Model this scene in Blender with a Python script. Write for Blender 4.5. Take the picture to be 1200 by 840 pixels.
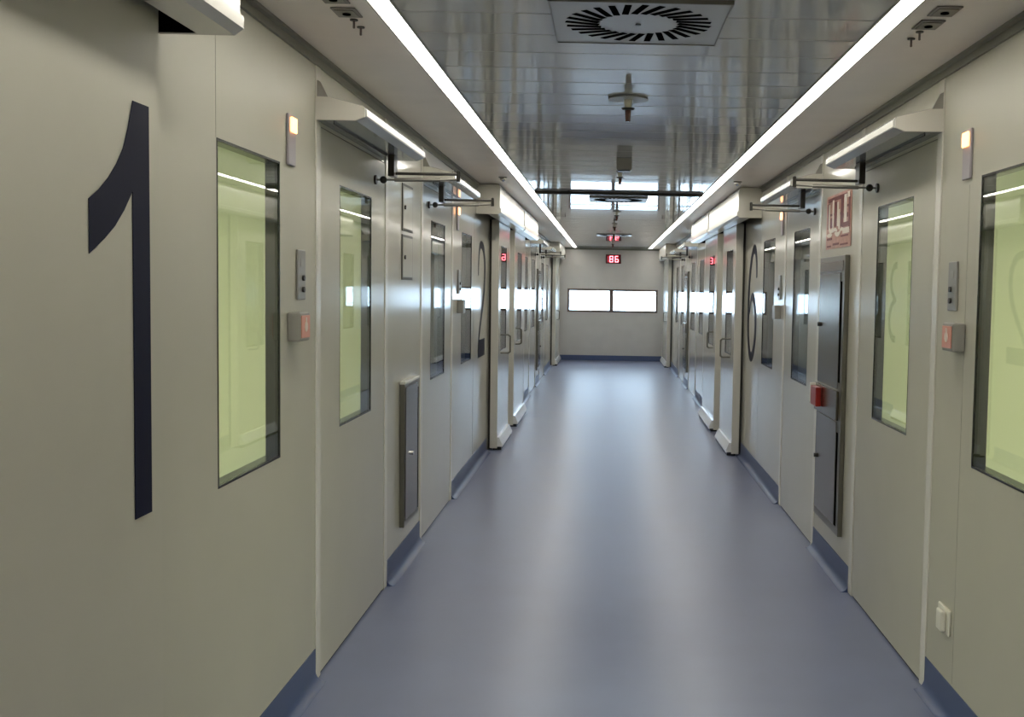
import bpy, math, random
from mathutils import Matrix, Vector
random.seed(4)
for o in list(bpy.data.objects): bpy.data.objects.remove(o)
S = bpy.context.scene
COL = S.collection

# ------------------------------------------------------------------ camera
F, CX, CY, VX, VY, ROLL, EYE = 1250., 730., 412., 712.6, 338., 0.0175, 1.67
d = Vector(((VX-CX)/F, -(VY-CY)/F, -1.)).normalized()
xr = Vector((math.cos(ROLL), -math.sin(ROLL), 0.)); xr -= d*xr.dot(d); xr.normalize()
zr = xr.cross(d)
# columns of the world->camera matrix are xr, d, zr; its transpose is the camera's rotation
rot = Matrix((tuple(xr), tuple(d), tuple(zr)))
cam = bpy.data.cameras.new('camera'); camo = bpy.data.objects.new('camera', cam); COL.objects.link(camo)
camo.matrix_world = Matrix.Translation((0, 0, EYE)) @ rot.to_4x4()
cam.sensor_fit = 'HORIZONTAL'; cam.sensor_width = 36.; cam.lens = F*36./1200.
cam.shift_x = (600.-CX)/1200.; cam.shift_y = (CY-420.)/1200.
cam.clip_start = .05; cam.clip_end = 200
S.camera = camo

# ------------------------------------------------------------------ light and exposure
STRIP = 15.5      # ceiling strips
SKY = 16.0        # overcast daylight outside the end window
ROOM = 20.0        # lamps of the lit side rooms
w = bpy.data.worlds.new('world'); S.world = w; w.use_nodes = True
bg = w.node_tree.nodes['Background']; bg.inputs[0].default_value = (.58, .74, 1, 1); bg.inputs[1].default_value = SKY
S.view_settings.view_transform = 'Standard'; S.view_settings.look = 'None'
S.view_settings.exposure = 0.0; S.view_settings.gamma = 1.0; S.view_settings.use_curve_mapping = False

# ------------------------------------------------------------------ materials
def mat(name, col, rough=.5, metal=0., spec=.5, emit=None, estr=0., coat=0., coat_rough=.05):
    m = bpy.data.materials.new(name); m.use_nodes = True
    b = m.node_tree.nodes['Principled BSDF']
    b.inputs['Base Color'].default_value = (*col, 1); b.inputs['Roughness'].default_value = rough
    b.inputs['Metallic'].default_value = metal; b.inputs['Specular IOR Level'].default_value = spec
    b.inputs['Coat Weight'].default_value = coat; b.inputs['Coat IOR'].default_value = 1.33; b.inputs['Coat Roughness'].default_value = coat_rough
    if emit: b.inputs['Emission Color'].default_value = (*emit, 1); b.inputs['Emission Strength'].default_value = estr
    return m
def noise(m, scale=(1, 1, 1), amount=.1, bump=0., detail=3., nscale=4., rough_amt=0., dist=.02):
    nt = m.node_tree; b = nt.nodes['Principled BSDF']
    tc = nt.nodes.new('ShaderNodeNewGeometry'); mp = nt.nodes.new('ShaderNodeMapping'); mp.inputs['Scale'].default_value = scale
    nz = nt.nodes.new('ShaderNodeTexNoise'); nz.inputs['Scale'].default_value = nscale; nz.inputs['Detail'].default_value = detail
    nt.links.new(tc.outputs['Position'], mp.inputs[0]); nt.links.new(mp.outputs[0], nz.inputs['Vector'])
    c = b.inputs['Base Color'].default_value[:3]
    r = nt.nodes.new('ShaderNodeValToRGB'); r.color_ramp.elements[0].position = .3; r.color_ramp.elements[1].position = .7
    r.color_ramp.elements[0].color = (*[v*(1-amount) for v in c], 1); r.color_ramp.elements[1].color = (*[min(1, v*(1+amount)) for v in c], 1)
    nt.links.new(nz.outputs['Fac'], r.inputs[0]); nt.links.new(r.outputs[0], b.inputs['Base Color'])
    if rough_amt:
        q = b.inputs['Roughness'].default_value; mr = nt.nodes.new('ShaderNodeMapRange')
        mr.inputs['From Min'].default_value = .3; mr.inputs['From Max'].default_value = .7
        mr.inputs['To Min'].default_value = q-rough_amt; mr.inputs['To Max'].default_value = q+rough_amt
        nt.links.new(nz.outputs['Fac'], mr.inputs['Value']); nt.links.new(mr.outputs[0], b.inputs['Roughness'])
    if bump:
        bp = nt.nodes.new('ShaderNodeBump'); bp.inputs['Strength'].default_value = bump; bp.inputs['Distance'].default_value = dist
        nt.links.new(nz.outputs['Fac'], bp.inputs['Height']); nt.links.new(bp.outputs[0], b.inputs['Normal'])
    return m
M = {}
M['wall'] = noise(mat('painted_panel', (.54, .525, .435), .45, spec=.3, coat=1, coat_rough=.11), amount=.03, nscale=2.)
M['endwall'] = noise(mat('end_wall_paint', (.60, .58, .55), .45), amount=.03)
M['leaf'] = noise(mat('sliding_leaf', (.54, .525, .435), .42, spec=.3, coat=1, coat_rough=.14), amount=.02)
M['trim'] = mat('white_profile', (.76, .74, .66), .25)
M['profile'] = mat('cornice_profile', (.20, .20, .16), .4)
M['ceil'] = noise(mat('glossy_ceiling', (.56, .56, .54), .045, spec=.6), (1.2, .5, 1), amount=.05, bump=.06, nscale=3., dist=.004)
M['ceil_side'] = noise(mat('ceiling_side_panel', (.86, .785, .71), .32, spec=.5), amount=.03)
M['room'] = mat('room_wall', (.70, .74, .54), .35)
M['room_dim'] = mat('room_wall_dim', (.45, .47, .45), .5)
M['black'] = mat('black_rubber', (.008, .008, .009), .25)
M['dark'] = mat('dark_metal', (.045, .042, .035), .35, metal=.5)
M['joint'] = mat('seam', (.42, .41, .34), .5)
M['steel'] = noise(mat('brushed_steel', (.205, .185, .15), .24, metal=.9), (1, 1, 30), amount=.06)
M['steel_frame'] = mat('steel_frame', (.22, .21, .175), .33, metal=.8)
M['alu'] = mat('satin_aluminium', (.55, .54, .48), .3, metal=.7)
M['under'] = mat('operator_cover', (.42, .44, .44), .14, metal=.35)
M['header'] = mat('header_cover', (.66, .64, .56), .23, metal=.1)
M['chrome'] = mat('chrome', (.7, .7, .68), .1, metal=1)
M['skirt'] = mat('blue_skirting', (.065, .095, .20), .38)
M['navy'] = mat('navy_vinyl', (.006, .007, .024), .5, spec=.12)
M['grey_plastic'] = mat('grey_plastic', (.36, .35, .31), .4)
M['lilac'] = mat('lamp_plate', (.38, .35, .37), .35)
M['white_plastic'] = mat('white_plastic', (.8, .78, .68), .4)
M['red'] = mat('red_plastic', (.33, .02, .015), .3)
M['brown'] = mat('brown_window_frame', (.14, .10, .085), .4)
M['amber'] = mat('amber_lamp', (.9, .4, .2), .3, emit=(1, .42, .16), estr=4.5)
M['button'] = mat('button_sticker', (.75, .33, .24), .35)
M['button_mark'] = mat('button_mark', (.9, .75, .62), .35)
M['strip'] = mat('strip_diffuser', (.9, .9, .9), .4, emit=(1, .955, .87), estr=STRIP)
M['roomlamp'] = mat('room_lamp', (.9, .9, .9), .4, emit=(1, .95, .70), estr=ROOM)
M['dimlamp'] = mat('dim_lamp', (.9, .9, .9), .4, emit=(.9, 1, .95), estr=.9)
M['led'] = mat('led_digit', (.8, .2, .25), .4, emit=(1, .16, .2), estr=7)
M['led_dim'] = mat('led_digit_dim', (.3, .05, .06), .4, emit=(1, .1, .15), estr=.5)
M['led_bg'] = mat('clock_face', (.03, .002, .004), .3, emit=(1, .02, .06), estr=.05)
M['poster'] = noise(mat('poster_pink', (.52, .27, .20), .4), amount=.15, nscale=30)
M['poster_red'] = mat('poster_red', (.17, .02, .015), .4)
M['poster_white'] = mat('poster_white', (.80, .72, .60), .4)
M['plate_grey'] = mat('ceiling_plate', (.22, .2, .18), .4)
M['hatch_edge'] = mat('hatch_edge', (.10, .095, .08), .5)
M['slot_black'] = mat('slot_black', (.004, .004, .004), .9, spec=0)
M['tip'] = mat('nozzle_bulb', (.10, .03, .02), .2)
# floor: blue-grey welded vinyl with a soft sheen
fl = mat('vinyl_floor', (.185, .215, .335), .33, spec=.6)
M['floor'] = noise(fl, (1.0, 1.0, 1), amount=.07, nscale=2.2, detail=6., rough_amt=.02)
def grazing_sheen(m, c0, c1):
    # a lacquer whose mirror sheen only builds up at shallow angles, as on slightly textured paint
    nt = m.node_tree; b = nt.nodes['Principled BSDF']; w0 = b.inputs['Coat Weight'].default_value
    lw = nt.nodes.new('ShaderNodeNewGeometry'); dt = nt.nodes.new('ShaderNodeVectorMath'); dt.operation = 'DOT_PRODUCT'
    nt.links.new(lw.outputs['Incoming'], dt.inputs[0]); nt.links.new(lw.outputs['Normal'], dt.inputs[1])
    ab = nt.nodes.new('ShaderNodeMath'); ab.operation = 'ABSOLUTE'; nt.links.new(dt.outputs['Value'], ab.inputs[0])
    mr = nt.nodes.new('ShaderNodeMapRange'); mr.interpolation_type = 'SMOOTHSTEP'
    mr.inputs['From Min'].default_value = c0; mr.inputs['From Max'].default_value = c1
    mr.inputs['To Min'].default_value = w0; mr.inputs['To Max'].default_value = .0
    nt.links.new(ab.outputs[0], mr.inputs['Value']); nt.links.new(mr.outputs[0], b.inputs['Coat Weight'])
grazing_sheen(M['wall'], .14, .30); grazing_sheen(M['leaf'], .14, .30)
def glassmat(name, tint, extra=0.):
    m = bpy.data.materials.new(name); m.use_nodes = True; nt = m.node_tree; nt.nodes.clear()
    o = nt.nodes.new('ShaderNodeOutputMaterial'); mix = nt.nodes.new('ShaderNodeMixShader')
    t = nt.nodes.new('ShaderNodeBsdfTransparent'); t.inputs[0].default_value = (*tint, 1)
    g = nt.nodes.new('ShaderNodeBsdfGlossy'); g.inputs['Roughness'].default_value = .01
    ge = nt.nodes.new('ShaderNodeNewGeometry'); dt = nt.nodes.new('ShaderNodeVectorMath'); dt.operation = 'DOT_PRODUCT'
    nt.links.new(ge.outputs['Incoming'], dt.inputs[0]); nt.links.new(ge.outputs['Normal'], dt.inputs[1])
    def op(kind, a, b=None):
        n = nt.nodes.new('ShaderNodeMath'); n.operation = kind
        for i, q in enumerate((a, b)):
            if q is None: continue
            if isinstance(q, (int, float)): n.inputs[i].default_value = q
            else: nt.links.new(q, n.inputs[i])
        return n.outputs[0]
    fr = op('ADD', op('MULTIPLY', op('POWER', op('SUBTRACT', 1., op('ABSOLUTE', dt.outputs['Value'])), 5.), .96), .035+extra)   # Schlick
    nt.links.new(fr, mix.inputs[0]); nt.links.new(t.outputs[0], mix.inputs[1]); nt.links.new(g.outputs[0], mix.inputs[2])
    nt.links.new(mix.outputs[0], o.inputs[0]); return m
M['glass'] = glassmat('clear_glass', (.92, .95, .92))
M['tinted'] = mat('dark_glazing', (.03, .033, .033), .03, spec=.7)

# ------------------------------------------------------------------ mesh helpers
class MB:
    def __init__(s): s.v = []; s.f = []
    def add(s, vs, fs):
        n = len(s.v); s.v += [tuple(v) for v in vs]; s.f += [tuple(i+n for i in f) for f in fs]; return s
    def box(s, x0, x1, y0, y1, z0, z1):
        x0, x1 = min(x0, x1), max(x0, x1); y0, y1 = min(y0, y1), max(y0, y1); z0, z1 = min(z0, z1), max(z0, z1)
        v = [(x, y, z) for x in (x0, x1) for y in (y0, y1) for z in (z0, z1)]
        return s.add(v, [(0, 1, 3, 2), (4, 6, 7, 5), (0, 4, 5, 1), (2, 3, 7, 6), (0, 2, 6, 4), (1, 5, 7, 3)])
    def bbox(s, x0, x1, y0, y1, z0, z1, b=.004):      # chamfered box
        x0, x1 = min(x0, x1), max(x0, x1); y0, y1 = min(y0, y1), max(y0, y1); z0, z1 = min(z0, z1), max(z0, z1)
        import bmesh
        bm = bmesh.new(); bmesh.ops.create_cube(bm, size=1)
        for v in bm.verts: v.co = Vector(((x0+x1)/2+v.co.x*(x1-x0), (y0+y1)/2+v.co.y*(y1-y0), (z0+z1)/2+v.co.z*(z1-z0)))
        b = min(b, (x1-x0)*.45, (y1-y0)*.45, (z1-z0)*.45)
        bmesh.ops.bevel(bm, geom=bm.edges[:], offset=b, segments=2, affect='EDGES', profile=.5)
        bm.verts.index_update(); s.add([v.co[:] for v in bm.verts], [tuple(v.index for v in f.verts) for f in bm.faces]); bm.free(); return s
    def prism(s, pts, a0, a1, axis):                 # polygon extruded along axis; pts in the other two axes, in x,y,z order
        def p(q, a):
            if axis == 'y': return (q[0], a, q[1])
            if axis == 'x': return (a, q[0], q[1])
            return (q[0], q[1], a)
        n = len(pts); v = [p(q, a0) for q in pts]+[p(q, a1) for q in pts]
        return s.add(v, [tuple(range(n))[::-1], tuple(range(n, 2*n))]+[(i, (i+1) % n, n+(i+1) % n, n+i) for i in range(n)])
    def tube(s, p, q, r, r2=None, n=16):
        p, q = Vector(p), Vector(q); r2 = r if r2 is None else r2
        ax = (q-p).normalized(); u = ax.orthogonal().normalized(); w_ = ax.cross(u)
        v = [p+(u*math.cos(2*math.pi*i/n)+w_*math.sin(2*math.pi*i/n))*r for i in range(n)]
        v += [q+(u*math.cos(2*math.pi*i/n)+w_*math.sin(2*math.pi*i/n))*r2 for i in range(n)]
        return s.add(v, [tuple(range(n))[::-1], tuple(range(n, 2*n))]+[(i, (i+1) % n, n+(i+1) % n, n+i) for i in range(n)])
    def path(s, pts, r, n=12):
        for a, b in zip(pts, pts[1:]): s.tube(a, b, r, n=n)
        for a in pts[1:-1]: s.ball(a, r*1.02)
        return s
    def ball(s, c, r, sx=1, sy=1, sz=1, n=14, m=8):
        v = []; f = []
        for j in range(m+1):
            t = math.pi*j/m
            for i in range(n):
                a = 2*math.pi*i/n; v.append((c[0]+r*sx*math.sin(t)*math.cos(a), c[1]+r*sy*math.sin(t)*math.sin(a), c[2]+r*sz*math.cos(t)))
        for j in range(m):
            for i in range(n): f.append((j*n+i, j*n+(i+1) % n, (j+1)*n+(i+1) % n, (j+1)*n+i))
        return s.add(v, f)
    def build(s, name, m, parent=None, smooth=False, off=(0, 0, 0)):
        import bmesh
        me = bpy.data.meshes.new(name); me.from_pydata([(v[0]-off[0], v[1]-off[1], v[2]-off[2]) for v in s.v], [], s.f)
        bm = bmesh.new(); bm.from_mesh(me); bmesh.ops.recalc_face_normals(bm, faces=bm.faces[:]); bm.to_mesh(me); bm.free()
        me.materials.append(M[m] if isinstance(m, str) else m)
        if smooth:
            for p in me.polygons: p.use_smooth = True
            me.set_sharp_from_angle(angle=math.radians(35))
        o = bpy.data.objects.new(name, me); COL.objects.link(o); o.location = off
        if parent: o.parent = parent; o.location = Vector(off)-parent.location if off != (0, 0, 0) else -parent.location
        return o
def struct(o): o['kind'] = 'structure'; return o
def empty(name, loc):
    o = bpy.data.objects.new(name, None); COL.objects.link(o); o.location = loc; o.empty_display_size = .05; return o
def tag(o, label, cat, group=None):
    o['label'] = label; o['category'] = cat
    if group: o['group'] = group
    return o

XL, XR, CZ, YE, YB, TH = -1.205, 1.37, 2.60, 24.7, -2.0, .055
WX = {'left': XL, 'right': XR}; NN = {'left': 1, 'right': -1}      # inward normal
def X(side, depth): return WX[side]+NN[side]*depth                 # depth measured from the wall face into the corridor
WZ0, WZ1 = 1.025, 2.11
PER = 12.0

# ------------------------------------------------------------------ structure: walls with their openings
# opening lists: panel windows and swing doors (the door leaf fills its opening), passages behind the sliding leaves
panel_windows = [(3.31, 3.94), (8.80, 9.43), (15.33, 15.96), (20.80, 21.43)]
doors = [(4.49, 5.77, 4.81, 5.45), (6.96, 8.22, 7.27, 7.89), (16.49, 17.77, 16.86, 17.50), (18.96, 20.22, 19.27, 19.89)]
passages = [(10.95, 11.85), (12.85, 13.75)]
DZ = 2.32
def wall(side):
    ops = [(a, b, WZ0, WZ1) for a, b in panel_windows]+[(a, b, -.01, DZ) for a, b, _, _ in doors]+[(a, b, -.01, 2.25) for a, b in passages]
    ops.sort(); ys = YB; mb = MB(); x0, x1 = WX[side], X(side, -TH)
    for a, b, z0, z1 in ops:
        mb.box(x0, x1, ys, a, 0, CZ)
        if z0 > 0: mb.box(x0, x1, a, b, 0, z0)
        mb.box(x0, x1, a, b, z1, CZ); ys = b
    mb.box(x0, x1, ys, YE, 0, CZ)
    return struct(mb.build('wall_'+side, 'wall'))
wall('left'); wall('right')
struct(MB().box(-4.6, 4.8, YB-.1, YE+.2, -.12, 0).build('floor', 'floor'))
# end wall with the long window opening
EX0, EX1, EZ0, EZ1 = -.935, 1.15, 1.12, 1.655
mb = MB(); mb.box(XL-.2, XR+.2, YE, YE+.2, 0, EZ0).box(XL-.2, XR+.2, YE, YE+.2, EZ1, CZ+.1).box(XL-.2, EX0, YE, YE+.2, EZ0, EZ1).box(EX1, XR+.2, YE, YE+.2, EZ0, EZ1)
struct(mb.build('wall_end', 'endwall'))
struct(MB().box(-4.6, 4.8, YB-.1, YB, 0, CZ).build('wall_rear', 'endwall'))
wn = struct(empty('window_1', ((EX0+EX1)/2, YE, EZ0)))
t = .045; mb = MB(); y0, y1 = YE-.012, YE+.09
mb.box(EX0, EX1, y0, y1, EZ0, EZ0+t).box(EX0, EX1, y0, y1, EZ1-t, EZ1).box(EX0, EX0+t, y0, y1, EZ0+t, EZ1-t).box(EX1-t, EX1, y0, y1, EZ0+t, EZ1-t)
mb.build('window_frame', 'brown', wn)
MB().box(.035, .125, y0, y1, EZ0+t, EZ1-t).build('mullion', 'brown', wn)
MB().box(EX0+t, .035, YE+.05, YE+.056, EZ0+t, EZ1-t).build('pane', 'glass', wn)
MB().box(.125, EX1-t, YE+.05, YE+.056, EZ0+t, EZ1-t).build('pane', 'glass', wn)

# ceiling: glossy transverse planks between the strips, matt panels outside
CX0, CX1 = -.725, .905
mb = MB(); y = YB; g = .006; PW = .30
while y < YE:
    ye = min(y+PW, YE)
    jz = random.uniform(-.0008, .0008)
    mb.add([(CX0, y, CZ+.006), (CX1, y, CZ+.006), (CX0, y+g, CZ), (CX1, y+g, CZ), (CX0, ye-g, CZ+jz), (CX1, ye-g, CZ+jz), (CX0, ye, CZ+.006), (CX1, ye, CZ+.006)],
           [(0, 1, 3, 2), (2, 3, 5, 4), (4, 5, 7, 6)])
    y = ye
struct(mb.box(CX0, CX1, YB, YE, CZ+.007, CZ+.05).build('ceiling', 'ceil'))
struct(MB().box(XL-TH, -.806, YB, YE, CZ, CZ+.05).build('ceiling_left', 'ceil_side'))
struct(MB().box(.986, XR+TH, YB, YE, CZ, CZ+.05).build('ceiling_right', 'ceil_side'))
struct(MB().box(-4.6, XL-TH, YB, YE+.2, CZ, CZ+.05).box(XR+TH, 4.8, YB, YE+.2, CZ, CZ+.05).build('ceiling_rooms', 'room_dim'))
k = 1
for side in ('left', 'right'):
    # shadow-gap cornice
    a, b, c = X(side, 0), X(side, .028), X(side, .012)
    mb = MB(); mb.prism([(a, CZ), (b, CZ), (b, CZ-.012), (c, CZ-.016), (c, CZ-.045), (a, CZ-.045)], YB, YE, 'y')
    struct(mb.build('trim_%d' % k, 'profile')); k += 1
# end wall dark shadow joint under the ceiling and the thin dark rail across the ceiling
struct(MB().box(XL, XR, YE-.02, YE, CZ-.045, CZ).build('trim_3', 'profile')); k = 4
struct(MB().box(CX0, CX1, 10.40, 10.44, CZ-.026, CZ).build('trim_4', 'dark')); k = 5
# upright profiles beside the doors
for side in ('left', 'right'):
    for off in (0, PER):
        for yc in (4.445, 5.81, 6.915, 8.26):
            h = .034 if yc in (4.445, 5.81) else .03
            m_ = MB(); m_.bbox(X(side, -.002), X(side, .006), yc+off-h, yc+off+h, .003, 2.555, .003)
            struct(m_.build('trim_%d' % k, 'trim')); k += 1
# panel seams beside the near windows
for side, yy, z0, z1 in (('left', 3.305, WZ1, 2.55), ('right', 4.07, .15, 2.09), ('left', 9.6, .15, 2.34), ('right', 9.6, .15, 2.34)):
    struct(MB().box(X(side, -.001), X(side, .0012), yy-.0009, yy+.0009, z0, z1).build('trim_%d' % k, 'joint')); k += 1
# coved skirting
def skirting(side, a, b):
    H = .14; r = .045; pts = [(X(side, 0), H), (X(side, .004), H)]
    pts += [(X(side, .004+r-r*math.cos(math.radians(q))), .001+r-r*math.sin(math.radians(q))) for q in range(0, 91, 15)]
    pts += [(X(side, 0), .001)]
    struct(MB().prism(pts, a, b, 'y').build('baseboard_'+side, 'skirt', smooth=True))
for side in ('left', 'right'):
    for a, b in ((2.0, 4.41), (5.845, 6.885), (8.29, 10.7), (14.32, 16.41), (17.845, 18.885), (20.29, 22.6)):
        skirting(side, a, b)
struct(MB().box(XL, XR, YE-.006, YE, .0, .12).build('baseboard_end', 'skirt'))

# side rooms: partitions and back walls
def partition(side, y, m): return MB().box(X(side, -TH), X(side, -3.2), y-.03, y+.03, 0, CZ)
for side in ('left', 'right'):
    s_ = {'left': XL-3.2, 'right': XR+3.2}[side]
    mb = MB(); mb.box(s_, s_+(-.08 if side == 'left' else .08), YB, 6.4, 0, CZ)
    mb.box(X(side, -TH), s_, 6.36, 6.40, 0, CZ); mb.box(X(side, -TH), s_, 1.0, 1.04, 0, CZ)
    mb.box(X(side, -TH-.001), X(side, -TH-.004), 1.04, 3.29, 0, CZ)
    struct(mb.build('wall_%s_lit_room' % side, 'room'))
    mb = MB(); mb.box(s_, s_+(-.08 if side == 'left' else .08), 6.4, YE+.2, 0, CZ)
    for y in (10.3, 12.4, 14.6, 18.4, YE+.1): mb.box(X(side, -TH), s_, y, y+.05, 0, CZ)
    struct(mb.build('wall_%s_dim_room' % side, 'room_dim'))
    struct(MB().box(X(side, -3.16), X(side, -3.199), 1.05, 6.35, .75, .88).build('trim_%d' % k, 'white_plastic')); k += 1

# ------------------------------------------------------------------ windows and swing doors
wi = 2
def glazing(parent, side, a, b, z0, z1, depth=.05, face=0., bd=.012):
    x0 = X(side, face)
    def fx(d_): return x0+NN[side]*d_
    mb = MB(); f0, f1 = fx(.0015), fx(-depth)
    t = .008
    mb.box(f0, f1, a, b, z0, z0+t).box(f0, f1, a, b, z1-t, z1).box(f0, f1, a, a+t, z0+t, z1-t).box(f0, f1, b-t, b, z0+t, z1-t)
    mb.build('window_frame', 'black', parent)
    MB().box(fx(-.002), fx(-.007), a+t, b-t, z0+t, z1-t).build('pane', 'glass', parent)
for side in ('left', 'right'):
    for a, b in panel_windows:
        r = struct(empty('window_%d' % wi, (WX[side], (a+b)/2, WZ0))); wi += 1
        glazing(r, side, a, b, WZ0, WZ1)
di = 1
for side in ('left', 'right'):
    for a, b, c, e in doors:
        r = struct(empty('door_%d' % di, (WX[side], (a+b)/2, 0))); di += 1
        x0, x1 = X(side, .001), X(side, -.05); a2, b2 = a+.004, b-.004
        mb = MB().box(x0, x1, a2, c, .012, DZ-.004).box(x0, x1, e, b2, .012, DZ-.004).box(x0, x1, c, e, .012, WZ0).box(x0, x1, c, e, WZ1, DZ-.004)
        mb.build('door_leaf', 'wall', r)
        MB().box(X(side, -.004), X(side, -.03), a2, b2, .001, .012).build('bottom_seal', 'black', r)
        glazing(r, side, c, e, WZ0, WZ1)

# ------------------------------------------------------------------ sliding doors
def sliding(side, a, b, win, handle, shoe=True, depth=.095, thick=.05, hd=.10):
    global di
    r = struct(empty('door_%d' % di, (X(side, depth), (a+b)/2, 0))); di += 1
    x1, x0 = X(side, depth), X(side, depth-thick)
    z0, z1 = .02, 2.345
    mb = MB()
    if win:
        c, e = win
        mb.box(x0, x1, a, c, z0, z1).box(x0, x1, e, b, z0, z1).box(x0, x1, c, e, z0, WZ0-.02).box(x0, x1, c, e, WZ1-.02, z1)
        mb.build('door_leaf', 'leaf', r)
        glazing(r, side, c, e, WZ0-.02, WZ1-.02, depth=thick-.002, face=depth)
    else:
        mb.box(x0, x1, a, b, z0, z1); mb.build('door_leaf', 'leaf', r)
    # end profiles of the leaf, with a dark strip painting the shadow against the wall
    MB().bbox(X(side, .022), X(side, depth+.002), a-.02, a-.0005, z0, z1, .004).build('edge_profile', 'trim', r)
    MB().box(X(side, .002), X(side, .022), a-.012, a+.01, z0, z1).build('edge_shade', 'dark', r)
    if shoe: MB().bbox(X(side, .022), X(side, depth+.002), b+.0005, b+.02, z0, z1, .004).build('edge_profile', 'trim', r)
    if shoe:
        e0 = X(side, depth+.001)
        mb = MB().prism([(e0, .035), (X(side, depth+.055), .035), (X(side, depth+.055), .05), (X(side, depth+.02), .13), (e0, .13)], a+.0, b-.05, 'y')
        mb.build('bottom_guide', 'chrome_white', r)
        MB().box(X(side, depth-.04), X(side, depth+.045), a-.015, b-.04, .003, .034).build('guide_rubber', 'black', r)
    if handle:
        p0, p1 = X(side, depth-.001), X(side, depth+hd)
        MB().path([(p0, handle, 1.17), (p1-NN[side]*.02, handle, 1.17), (p1, handle, 1.155), (p1, handle, .995), (p1-NN[side]*.02, handle, .98), (p0, handle, .98)], .0085).build('handle', 'steel_frame', r, smooth=True)
    return r
M['chrome_white'] = mat('white_guide', (.92, .92, .90), .16)
sliding('left', 10.86, 12.02, (11.08, 11.66), 11.12)
sliding('left', 12.70, 14.20, (13.08, 13.70), 12.93, hd=.07)
sliding('right', 10.72, 11.88, (10.95, 11.50), 11.02)
sliding('right', 12.56, 14.10, (12.80, 13.42), 12.82, hd=.07)
sliding('left', 22.75, 24.55, None, 23.2, hd=.06)
sliding('right', 22.75, 24.55, None, 23.2, hd=.06)
sliding('left', -.6, 2.735, None, None, shoe=False, depth=.065)

# headers over the sliding doors
def header(side, a, b, label, slot_to=None, seg=None):
    r = empty('sliding_door_header', (WX[side], (a+b)/2, 2.34)); tag(r, label, 'door track', 'covers over the sliding doors')
    zb, zt = 2.325, 2.592
    P_ = lambda d_: X(side, d_)
    # hollow cover: front, top and underside lip leave a slot by the wall, blacked inside to paint its shade
    mb = MB().prism([(P_(.105), zb), (P_(.20), zb), (P_(.224), zb+.018), (P_(.224), zb+.05), (P_(.214), zb+.056), (P_(.214), zt-.03), (P_(.20), zt), (P_(.002), zt), (P_(.002), zt-.02), (P_(.105), zt-.02)], a, b, 'y')
    mb.build('cover', 'header', r)
    for yy in (a, b-.012):
        MB().box(P_(.002), P_(.105), yy, yy+.012, zb, zt-.021).build('end_plate', 'header', r)
    MB().box(P_(.0045), P_(.1010), b-.0145, b-.0128, zb+.002, zb+.084).build('slot_shade_end', 'slot_black', r)
    MB().box(P_(.004), P_(.104), a+.013, b-.013, zb+.085, zt-.022).build('slot_shade_fill', 'slot_black', r)  # black fill stands in for the shade inside the slot
    MB().box(P_(.1015), P_(.1045), a+.013, b-.013, zb+.004, zb+.084).build('slot_shade_side', 'slot_black', r)
    return r
header('left', -1.2, 2.90, 'cream sliding door cover jutting in at the top left corner of the picture')
header('left', 9.73, 12.50, 'sliding door cover on the left wall just beyond the tall numeral 2')
header('left', 12.62, 15.0, 'second sliding door cover on the left wall, behind the one by the numeral 2')
header('left', 21.75, 24.6, 'farthest sliding door cover on the left, touching the end wall')
header('right', 9.60, 12.40, 'sliding door cover on the right wall just beyond the tall numeral 6')
header('right', 12.52, 15.0, 'second sliding door cover on the right wall, behind the one by the numeral 6')
header('right', 21.75, 24.6, 'farthest sliding door cover on the right, touching the end wall')

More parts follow.
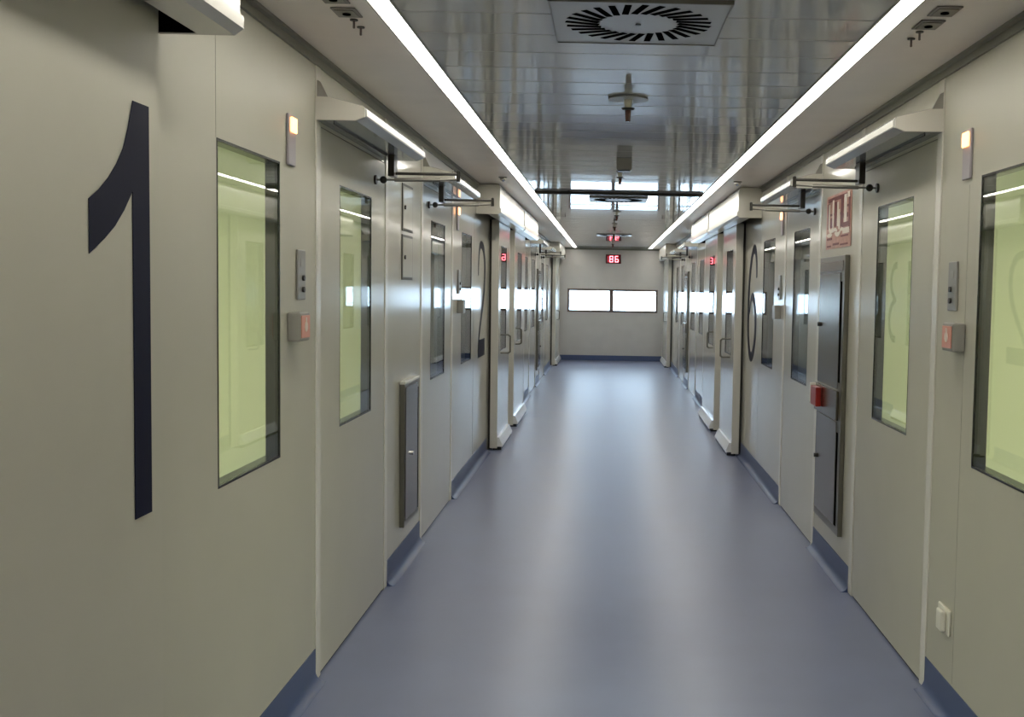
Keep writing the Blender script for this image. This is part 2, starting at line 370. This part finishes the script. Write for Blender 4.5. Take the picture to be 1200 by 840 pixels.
# ------------------------------------------------------------------ swing-door operators with their arms
def operator(side, a, b, ys, label, big=True):
    r = empty('door_operator', (WX[side], (a+b)/2, 2.335)); tag(r, label, 'door closer', 'automatic closers over the swing doors')
    P_ = lambda d_: X(side, d_)
    mb = MB().prism([(P_(.002), 2.335), (P_(.165), 2.335), (P_(.205), 2.350), (P_(.205), 2.386), (P_(.196), 2.396), (P_(.06), 2.43), (P_(.002), 2.432)], a, b, 'y')
    mb.build('housing', 'under', r)
    MB().prism([(P_(.002), 2.336), (P_(.164), 2.336), (P_(.203), 2.351), (P_(.203), 2.385), (P_(.195), 2.394), (P_(.06), 2.428), (P_(.002), 2.430)], a-.012, a-.0005, 'y').build('end_cap', 'trim', r)
    MB().prism([(P_(.2055), 2.352), (P_(.209), 2.355), (P_(.209), 2.381), (P_(.2055), 2.384)], a, b, 'y').build('front_strip', 'header', r)  # paler than the housing, standing in for the ceiling strip's reflection
    MB().prism([(P_(.002), 2.43), (P_(.10), 2.414), (P_(.05), 2.43), (P_(.02), 2.49), (P_(.002), 2.50)], a-.004, a+.004, 'y').build('bracket', 'grey_plastic', r)
    MB().box(P_(.06), P_(.064), a+.05, b-.05, 2.327, 2.3345).build('cover_lip', 'dark', r)
    # spindle block and arms reaching straight out from the door
    xs = P_(.085)
    MB().bbox(xs-.016, xs+.016, ys-.045, ys+.045, 2.225, 2.3345, .003).build('spindle', 'dark', r)
    el = P_(.42); kn = P_(.012)
    MB().tube((xs, ys, 2.242), (el, ys+.02, 2.246), .0075, n=10).build('arm', 'dark', r, smooth=True)
    mb = MB().tube((kn, ys-.04, 2.205), (P_(.10), ys-.03, 2.207), .0055, n=10).tube((P_(.10), ys-.03, 2.207), (P_(.33), ys, 2.214), .010, n=10).tube((P_(.33), ys, 2.214), (el, ys+.02, 2.22), .006, n=10)
    mb.build('forearm', 'steel_frame', r, smooth=True)
    MB().tube((el, ys+.02, 2.208), (el, ys+.02, 2.255), .010).ball((el, ys+.02, 2.256), .010).build('elbow', 'dark', r, smooth=True)
    MB().tube((P_(.001), ys-.04, 2.205), (P_(.012), ys-.04, 2.205), .024).ball((P_(.045), ys-.036, 2.206), .019).build('door_bracket', 'dark', r, smooth=True)
operator('left', 4.42, 5.80, 5.56, 'nearest door closer on the left wall, over the first narrow glazed door')
operator('left', 6.92, 8.28, 7.20, 'second door closer on the left wall, its arm against the large cover behind')
operator('right', 4.42, 5.78, 5.50, 'nearest door closer on the right wall, over the glazed door nearest the camera')
operator('right', 6.90, 8.24, 7.16, 'second door closer on the right wall, just before the red and pink poster')
operator('left', 16.42, 17.80, 17.55, 'small distant door closer on the left wall, third from the camera')
operator('left', 18.92, 20.28, 19.20, 'small distant door closer on the left wall, fourth from the camera')
operator('right', 16.42, 17.80, 17.55, 'small distant door closer on the right wall, third from the camera')
operator('right', 18.92, 20.28, 19.20, 'small distant door closer on the right wall, fourth from the camera')

# ------------------------------------------------------------------ ceiling strips
for nm, a, b, lab in (('l', -.806, -.724, 'left continuous white light strip running the length of the ceiling'), ('r', .904, .986, 'right continuous white light strip running the length of the ceiling')):
    r = empty('ceiling_light', ((a+b)/2, 12, CZ)); tag(r, lab, 'light', 'recessed light strips')
    MB().box(a+.006, b-.006, YB+.05, 24.45, CZ-.004, CZ+.03).build('diffuser', 'strip', r)
    MB().box(a, a+.006, YB, YE-.03, CZ-.007, CZ+.03).box(b-.006, b, YB, YE-.03, CZ-.007, CZ+.03).box(a+.006, b-.006, 24.45, YE-.03, CZ-.004, CZ+.03).build('frame', 'grey_plastic', r)

# lamps of the side rooms
for side, y, m_, lab in (('left', 3.3, 'roomlamp', 'flat lamp of the green-lit room behind the left windows'), ('right', 3.3, 'roomlamp', 'flat lamp of the green-lit room behind the right windows'),
                        ('left', 8.3, 'dimlamp', 'dim ceiling lamp in the room behind the second left door'), ('right', 8.3, 'dimlamp', 'dim ceiling lamp in the room behind the second right door'),
                        ('left', 20, 'dimlamp', 'dim ceiling lamp in the far left room'), ('right', 20, 'dimlamp', 'dim ceiling lamp in the far right room')):
    xc = X(side, -1.6); r = empty('room_lamp', (xc, y, CZ-.05)); tag(r, lab, 'light')
    MB().box(xc-.55, xc+.55, y-.9, y+.9, CZ-.04, CZ-.03).build('diffuser', m_, r)
    MB().box(xc-.58, xc+.58, y-.93, y+.93, CZ-.03, CZ-.001).build('frame', 'trim', r)

# ------------------------------------------------------------------ air diffusers: square plate with a swirl of slots
def diffuser(yc, label):
    xc = .09; r = empty('air_diffuser', (xc, yc, CZ)); tag(r, label, 'air vent', 'square swirl air outlets in the ceiling')
    MB().bbox(xc-.298, xc+.298, yc-.298, yc+.298, CZ-.008, CZ-.001, .003).build('plate', 'vent_plate', r)
    mb = MB(); h = .30
    mb.box(xc-h, xc+h, yc-h, yc-h+.008, CZ-.014, CZ-.001).box(xc-h, xc-h+.006, yc-h, yc+h, CZ-.011, CZ-.001).box(xc+h-.006, xc+h, yc-h, yc+h, CZ-.011, CZ-.001).box(xc-h, xc+h, yc+h-.006, yc+h, CZ-.011, CZ-.001)
    mb.build('frame', 'steel_frame', r)
    n = 28
    for i in range(n):
        th = 2*math.pi*i/n; a = th+.30
        c = Vector((math.cos(th), math.sin(th)))*.195
        u = Vector((math.cos(a), math.sin(a)))*.060; v = Vector((-math.sin(a), math.cos(a)))*.0115
        q = [c+u+v, c-u+v, c-u-v, c+u-v]
        m_ = MB().prism([(xc+p.x, yc+p.y) for p in q], CZ-.0095, CZ-.0078, 'z'); m_.build('slot', 'slot_black', r)
    MB().tube((xc, yc, CZ-.012), (xc, yc, CZ-.007), .01).build('screw', 'dark', r)
M['vent_plate'] = mat('vent_plate', (.40, .40, .40), .3)
diffuser(3.78, 'nearest square air outlet with black swirl slots, at the top of the picture')
diffuser(11.2, 'second square air outlet, just beyond the dark ceiling rail')
diffuser(18.6, 'farthest square air outlet near the end wall')

# ------------------------------------------------------------------ hanging ceiling fittings
def nozzle(x, y, s, label, rose=.10):
    r = empty('sprinkler', (x, y, CZ)); tag(r, label, 'sprinkler', 'sprinklers along the middle of the ceiling')
    MB().tube((x, y, CZ-.010), (x, y, CZ-.002), rose, rose*.96, n=32).build('rose', 'grey_plastic', r, smooth=True)
    MB().tube((x, y, CZ-.05*s), (x, y, CZ-.010), .017*s, .021*s).build('stem', 'alu', r, smooth=True)
    MB().tube((x, y, CZ-.060*s), (x, y, CZ-.05*s), .026*s, .034*s).build('deflector', 'dark', r, smooth=True)
    MB().tube((x, y, CZ-.115*s), (x, y, CZ-.060*s), .0125*s, .015*s).build('bulb', 'tip', r, smooth=True)
nozzle(.083, 5.27, 1, 'nearest sprinkler, on a wide round disc below the first air outlet')
nozzle(.08, 8.55, .9, 'second sprinkler, small and dark just beyond the grey ceiling box', .03)
nozzle(.09, 12.9, 1, 'third sprinkler, dark against the bright window reflection beyond the rail', .055)
nozzle(.08, 15.4, .9, 'fourth sprinkler, small, well beyond the ceiling rail', .04)
nozzle(.08, 17.4, .9, 'fifth sprinkler, small, just before the farthest air outlet', .04)
nozzle(.08, 21.2, 1, 'last sprinkler before the end wall, above the red clock', .04)
r = empty('ceiling_box', (.10, 7.7, CZ)); tag(r, 'small grey box hanging from the middle of the ceiling beyond the first sprinkler', 'detector')
MB().bbox(.045, .155, 7.64, 7.76, CZ-.085, CZ-.002, .006).build('housing', 'grey_plastic', r)
MB().bbox(.055, .145, 7.65, 7.75, CZ-.093, CZ-.0855, .003).build('lens', 'dark', r)
for sx, nm in ((-.91, 'left'), (1.09, 'right')):
    for j, (yy, w_) in enumerate(((3.545, 'one nearer the camera'), (3.725, 'one farther along'))):
        r = empty('ceiling_socket', (sx, yy, CZ)); tag(r, 'square ceiling plate outside the %s light strip, %s of the pair' % (nm, w_), 'socket', 'square ceiling plates')
        MB().bbox(sx-.042, sx+.042, yy-.06, yy+.06, CZ-.006, CZ-.001, .002).build('plate', 'plate_grey', r) if 'plate_grey' in M else None
        MB().box(sx-.032, sx+.032, yy-.045, yy+.045, CZ-.0085, CZ-.006).build('cover', 'steel_frame', r)
        MB().tube((sx, yy, CZ-.012), (sx, yy, CZ-.0085), .014).build('hole', 'slot_black', r)
    for yy, w_ in ((3.83, 'nearer'), (3.935, 'farther')):
        r = empty('ceiling_hook', (sx, yy, CZ)); tag(r, 'tiny dark ceiling hook beside the %s square plates, the %s of two' % (nm, w_), 'hook', 'tiny ceiling hooks')
        MB().tube((sx, yy, CZ-.005), (sx, yy, CZ-.001), .014).build('base', 'dark', r)
        MB().tube((sx, yy, CZ-.028), (sx, yy, CZ-.005), .004, n=8).ball((sx, yy, CZ-.028), .0045).build('pin', 'brown', r)
    r = empty('motion_sensor', (sx-.0, 9.15, CZ)); tag(r, 'small chrome dome sensor on the ceiling outside the %s light strip' % nm, 'sensor', 'dome sensors')
    MB().tube((sx, 9.15, CZ-.008), (sx, 9.15, CZ-.001), .036).build('base', 'grey_plastic', r, smooth=True)
    MB().ball((sx, 9.15, CZ-.014), .026).build('dome', 'chrome', r, smooth=True)

# ------------------------------------------------------------------ wall fittings
def signal_lamp(side, yc, label):
    P_ = lambda d_: X(side, d_); r = empty('signal_lamp', (WX[side], yc, 2.2)); tag(r, label, 'signal light', 'amber signal lights beside the doors')
    MB().bbox(P_(.001), P_(.012), yc-.045, yc+.045, 2.11, 2.30, .004).build('plate', 'lilac', r)
    MB().bbox(P_(.0125), P_(.022), yc-.032, yc+.032, 2.232, 2.288, .005).build('lens', 'amber', r)
signal_lamp('left', 4.06, 'lit amber signal light on the left wall above the nearest red push button')
signal_lamp('right', 4.09, 'lit amber signal light at the right edge, beside the big green-lit window')
signal_lamp('left', 8.52, 'small lit amber signal light farther along the left wall, before the numeral 2')
signal_lamp('right', 8.42, 'small lit amber signal light farther along the right wall, near the numeral 6')
def switch_plate(side, yc, label):
    P_ = lambda d_: X(side, d_); r = empty('switch_plate', (WX[side], yc, 1.7)); tag(r, label, 'switch', 'slim key switch plates')
    MB().bbox(P_(.001), P_(.010), yc-.052, yc+.052, 1.605, 1.80, .004).build('plate', 'plate', r)
    for z in (1.69, 1.645): MB().tube((P_(.0105), yc+.008, z), (P_(.019), yc+.008, z), .011).build('key_switch', 'dark', r)
    MB().box(P_(.0103), P_(.0112), yc-.02, yc+.02, 1.735, 1.765).build('pictogram', 'grey_plastic', r)
M['plate'] = mat('switch_metal', (.33, .32, .29), .35, metal=.3)
switch_plate('left', 4.19, 'slim grey switch plate with two keys right of the first left window')
switch_plate('right', 4.21, 'slim grey switch plate with two keys left of the right-hand window')
switch_plate('left', 8.62, 'distant slim switch plate on the left wall, beyond the second glazed door')
switch_plate('right', 8.48, 'distant slim switch plate on the right wall, beyond the second glazed door')
def push_box(side, yc, label, lit=True):
    P_ = lambda d_: X(side, d_); r = empty('push_button_box', (WX[side], yc, 1.5)); tag(r, label, 'button', 'door push button boxes')
    MB().bbox(P_(.001), P_(.050), yc-.065, yc+.065, 1.45, 1.56, .006).build('housing', 'grey_plastic', r)
    if lit:
        MB().bbox(P_(.0505), P_(.054), yc-.055, yc+.055, 1.462, 1.548, .002).build('button', 'button', r)
        MB().tube((P_(.0545), yc, 1.505), (P_(.056), yc, 1.505), .020).box(P_(.0545), P_(.056), yc-.008, yc+.008, 1.515, 1.54).build('mark', 'button_mark', r)
push_box('left', 4.09, 'orange-faced push button box on the left wall below the nearest switch plate')
push_box('right', 4.12, 'orange-faced push button box on the right wall below the nearest switch plate')
push_box('left', 8.62, 'plain grey push button box far along the left wall before the numeral 2', False)
push_box('right', 8.49, 'plain grey push button box far along the right wall near the numeral 6', False)
r = empty('wall_socket', (XR, 4.17, .36)); tag(r, 'small white plug socket low on the right wall above the blue skirting', 'socket')
MB().bbox(XR-.001, XR-.012, 4.10, 4.24, .325, .43, .005).build('plate', 'white_plastic', r)
MB().bbox(XR-.0125, XR-.034, 4.125, 4.195, .335, .42, .008).build('cap', 'white_plastic', r)
for z0, z1, lab in ((1.985, 2.262, 'upper small flush hatch on the left wall over the low steel cabinet'), (1.70, 1.965, 'lower small flush hatch on the left wall over the low steel cabinet')):
    r = empty('wall_hatch', (XL, 6.40, z0)); tag(r, lab, 'hatch', 'small flush hatches')
    MB().bbox(XL+.001, XL+.006, 6.24, 6.57, z0, z1, .002).build('frame', 'hatch_edge', r)
    MB().box(XL+.0062, XL+.008, 6.258, 6.552, z0+.016, z1-.016).build('panel', 'wall', r)
    MB().tube((XL+.008, 6.30, (z0+z1)/2), (XL+.016, 6.30, (z0+z1)/2), .012).build('lock', 'dark', r)

# ------------------------------------------------------------------ steel cabinets
def low_cabinet():
    r = empty('steel_cabinet', (XL, 6.45, .24)); tag(r, 'low narrow steel cabinet on the left wall under the two small hatches', 'cabinet')
    a, b, z0, z1 = 6.21, 6.68, .245, 1.09
    MB().bbox(XL+.001, XL+.030, a, b, z0, z1, .003).build('body', 'steel_frame', r)
    MB().bbox(XL+.001, XL+.036, a-.006, b+.004, z1+.001, z1+.018, .003).build('top_cap', 'trim', r)
    MB().bbox(XL+.0305, XL+.034, a+.025, b-.06, z0+.035, z1-.02, .002).build('door', 'steel', r)
    MB().box(XL+.0303, XL+.0325, b-.055, b-.025, z0+.035, z1-.05).build('grip_slot', 'slot_black', r)
    MB().tube((XL+.034, a+.20, .66), (XL+.048, a+.20, .66), .012).build('knob', 'chrome', r, smooth=True)
low_cabinet()
def tall_cabinet(side, a, b, label, redbox=True, z0=.265, z1=1.885):
    P_ = lambda d_: X(side, d_); r = empty('steel_cabinet', (WX[side], (a+b)/2, z0)); tag(r, label, 'cabinet')
    MB().bbox(P_(.001), P_(.028), a, b, z0, z1, .003).build('body', 'steel_frame', r)
    m0, m1 = .93, 1.10
    MB().bbox(P_(.0285), P_(.032), a+.10, b-.02, m1+.01, z1-.10, .002).build('upper_door', 'steel', r)
    MB().bbox(P_(.0285), P_(.0315), a+.04, b-.02, z1-.09, z1-.03, .002).build('top_panel', 'steel', r)
    MB().bbox(P_(.0285), P_(.044), a+.06, b+.002, m0, m1, .003).build('middle_band', 'steel', r)
    MB().bbox(P_(.0285), P_(.032), a+.10, b-.02, z0+.05, m0-.012, .002).build('lower_door', 'steel', r)
    MB().box(P_(.0283), P_(.030), a+.055, a+.092, 1.15, z1-.15).build('grip_slot', 'slot_black', r)
    MB().box(P_(.0283), P_(.030), a+.055, a+.092, z0+.05, .86).build('grip_slot', 'slot_black', r)
    for z in (1.47, .64): MB().tube((P_(.032), b-.06, z), (P_(.048), b-.06, z), .013).build('knob', 'dark', r, smooth=True)
    if redbox:
        MB().bbox(P_(.0445), P_(.080), b-.23, b-.06, .965, 1.085, .006).build('alarm_box', 'red', r)
        MB().bbox(P_(.0445), P_(.082), b-.055, b-.03, .975, 1.10, .004).build('alarm_bracket', 'trim', r)
tall_cabinet('right', 6.05, 6.76, 'tall narrow steel cabinet with a red box on the right wall under the poster')
tall_cabinet('left', 18.05, 18.76, 'distant tall steel cabinet between far doors on the left wall', False, z1=1.98)
tall_cabinet('right', 18.05, 18.76, 'distant tall steel cabinet between far doors on the right wall', False, z1=1.98)

# ------------------------------------------------------------------ poster on the right wall
r = empty('safety_poster', (XR, 6.37, 1.94)); tag(r, 'red and pink poster with pale shapes above the tall steel cabinet', 'poster')
xp = XR-.001
MB().box(xp, xp-.003, 6.04, 6.72, 1.935, 2.262).build('sheet', 'poster', r)
def PP(u0, u1, v0, v1, d_=.0045): return (xp-.0031, xp-d_, 6.72-u0*.68, 6.72-u1*.68, 1.935+v0*.327, 1.935+v1*.327)
mb = MB()
for q in ((.06, .95, .88, .95), (.05, .11, .38, .86), (.34, .44, .40, .86), (.60, .70, .38, .90), (.90, .96, .30, .92), (.13, .33, .62, .66), (.45, .60, .60, .64), (.70, .88, .52, .60), (.72, .90, .70, .74), (.66, .90, .36, .44),
          (.04, .26, .17, .21), (.62, .90, .19, .22), (.05, .22, .04, .07), (.30, .55, .06, .10), (.60, .90, .04, .07), (.18, .26, .40, .58)): mb.box(*PP(*q))
mb.build('dark_marks', 'poster_red', r)
mb = MB()
def arc(cu, cv, ru, rv, a0, a1, wd):
    n = 14; o = []; i_ = []
    for k_ in range(n+1):
        a = math.radians(a0+(a1-a0)*k_/n); c_, s_ = math.cos(a), math.sin(a)
        o.append((6.72-(cu+ru*c_)*.68, 1.935+(cv+rv*s_)*.327)); i_.append((6.72-(cu+(ru-wd)*c_)*.68, 1.935+(cv+(rv-wd*1.6)*s_)*.327))
    for k_ in range(n): mb.prism([o[k_], o[k_+1], i_[k_+1], i_[k_]], xp-.0047, xp-.006, 'x')
for q in ((.11, .16, .42, .84), (.27, .33, .42, .90), (.46, .52, .40, .84), (.53, .58, .34, .70), (.74, .84, .44, .93), (.86, .95, .86, .96)): mb.box(xp-.0047, xp-.006, *PP(*q)[2:])
arc(.22, .42, .11, .13, 180, 360, .05); arc(.16, .28, .12, .06, 180, 360, .05); arc(.38, .30, .10, .08, 0, 180, .04); arc(.50, .30, .12, .09, 180, 360, .05); arc(.66, .30, .08, .06, 0, 180, .04)
mb.box(xp-.0047, xp-.006, *PP(.70, .95, .24, .34)[2:])
mb.build('pale_marks', 'poster_white', r)

# ------------------------------------------------------------------ numerals
def decal(name, side, depth, polys, y0, y1, z0, z1, label, m='navy', flip=False):
    mb = MB()
    for pl in polys:
        pts = []
        for u, v in pl:
            y = y0+(y1-y0)*u if side == 'left' else y1-(y1-y0)*u
            pts.append((y, z0+(z1-z0)*v))
        mb.prism(pts, X(side, depth+.0008), X(side, depth+.002), 'x')
    o = mb.build(name, m, off=(X(side, depth+.001), (y0+y1)/2, z0)); tag(o, label, 'number', 'tall dark numerals on the wall panels'); return o
def stroke(pts, closed=False):
    # pts: (u, v, half width); smooth ribbon of quads
    P = []
    n = len(pts)
    for i in range(n-1):
        p0 = pts[max(i-1, 0)]; p1 = pts[i]; p2 = pts[i+1]; p3 = pts[min(i+2, n-1)]
        for k_ in range(6):
            t_ = k_/6.
            P.append(tuple(.5*((2*p1[j])+(-p0[j]+p2[j])*t_+(2*p0[j]-5*p1[j]+4*p2[j]-p3[j])*t_**2+(-p0[j]+3*p1[j]-3*p2[j]+p3[j])*t_**3) for j in range(3)))
    P.append(pts[-1]); L_ = []; R_ = []
    for i, p in enumerate(P):
        a = P[max(i-1, 0)]; b = P[min(i+1, len(P)-1)]
        dx, dy = (b[0]-a[0])*.6, (b[1]-a[1])*1.08; l = math.hypot(dx, dy) or 1
        nx, ny = -dy/l/.6, dx/l/1.08
        L_.append((p[0]+nx*p[2]*.6, p[1]+ny*p[2]*.6)); R_.append((p[0]-nx*p[2]*.6, p[1]-ny*p[2]*.6))
    return [[L_[i], L_[i+1], R_[i+1], R_[i]] for i in range(len(P)-1)]
# the 1: curved flag and straight stem (points in metres on the leaf)
one = [(2.515, 2.085), (2.602, 2.085), (2.602, 1.105), (2.510, 1.105), (2.510, 1.875), (2.468, 1.83), (2.42, 1.79), (2.37, 1.76), (2.30, 1.725), (2.30, 1.842), (2.345, 1.865), (2.39, 1.895), (2.43, 1.93), (2.465, 1.97), (2.49, 2.02)]
one = [(y*1.027, 1.67+(z-1.67)*1.027) for y, z in one]
mb = MB().prism(one, X('left', .0662), X('left', .0675), 'x')
tag(mb.build('wall_numeral', 'navy', off=(X('left', .0662), 2.51, 1.09)), 'huge navy numeral 1 on the left panel nearest the camera', 'number', 'tall dark numerals on the wall panels')
two = stroke([(.04, .70, .035), (.06, .83, .05), (.18, .94, .06), (.42, 1.0-.035, .06), (.70, .93, .075), (.87, .83, .085), (.90, .70, .085), (.80, .55, .08), (.60, .42, .07), (.38, .30, .06), (.20, .20, .055), (.10, .10, .05), (.08, .0, .05)])
two += [[(.03, 0), (.97, 0), (.97, .15), (.10, .15)]]
decal('wall_numeral', 'left', 0, two, 9.92, 10.50, 1.0, 2.10, 'tall dark numeral 2 on the left wall before the sliding doors')
six = stroke([(.93, .72, .045), (.90, .84, .07), (.78, .94, .075), (.58, .965, .07), (.36, .90, .075), (.18, .76, .09), (.09, .58, .095), (.07, .40, .095), (.13, .22, .09), (.28, .09, .085), (.50, .04, .075), (.72, .09, .085), (.87, .20, .09), (.92, .32, .09), (.84, .44, .085), (.68, .53, .075), (.50, .56, .06), (.34, .52, .05), (.22, .42, .04)])
decal('wall_numeral', 'right', 0, six, 9.80, 10.42, 1.0, 2.10, 'tall dark numeral 6 on the right wall before the sliding doors')
three = stroke([(.05, .76, .04), (.12, .88, .07), (.32, .955, .075), (.58, .95, .08), (.80, .86, .09), (.86, .74, .09), (.74, .62, .08), (.52, .55, .06), (.40, .53, .05)])
three += stroke([(.40, .53, .05), (.62, .50, .07), (.86, .40, .09), (.94, .26, .09), (.82, .12, .09), (.56, .04, .08), (.30, .06, .075), (.12, .14, .06), (.04, .25, .04)])
decal('wall_numeral', 'left', 0, three, 14.35, 14.95, 1.0, 2.10, 'far numeral 3 on the left wall, seen mirrored in the right-hand door glass')

# ------------------------------------------------------------------ clock on the end wall
r = empty('digital_clock', (.11, YE, 2.24)); tag(r, 'small digital clock with glowing red digits high on the end wall', 'clock')
MB().bbox(-.064, .284, YE-.04, YE-.001, 2.245, 2.452, .006).build('case', 'black', r)
MB().box(-.052, .272, YE-.0425, YE-.0402, 2.257, 2.440).build('face', 'led_bg', r)
SEG = {'8': 'abcdefg', '6': 'acdefg', '1': 'bc'}
def digit(ch, x0, m, wd=.085, z0=2.275, h=.145, t=.017):
    mb = MB(); y0, y1 = YE-.0455, YE-.0427; x1 = x0+wd; zm = z0+h/2; z1 = z0+h
    for s_ in SEG[ch]:
        q = {'a': (x0+t*.6, x1-t*.6, z1-t, z1), 'g': (x0+t*.6, x1-t*.6, zm-t/2, zm+t/2), 'd': (x0+t*.6, x1-t*.6, z0, z0+t),
             'f': (x0, x0+t, zm+.003, z1-.004), 'b': (x1-t, x1, zm+.003, z1-.004), 'e': (x0, x0+t, z0+.004, zm-.003), 'c': (x1-t, x1, z0+.004, zm-.003)}[s_]
        mb.box(q[0], q[1], y0, y1, q[2], q[3])
    mb.build('digit', m, r)
digit('1', -.055, 'led_dim', .05); digit('8', .022, 'led'); digit('6', .145, 'led')
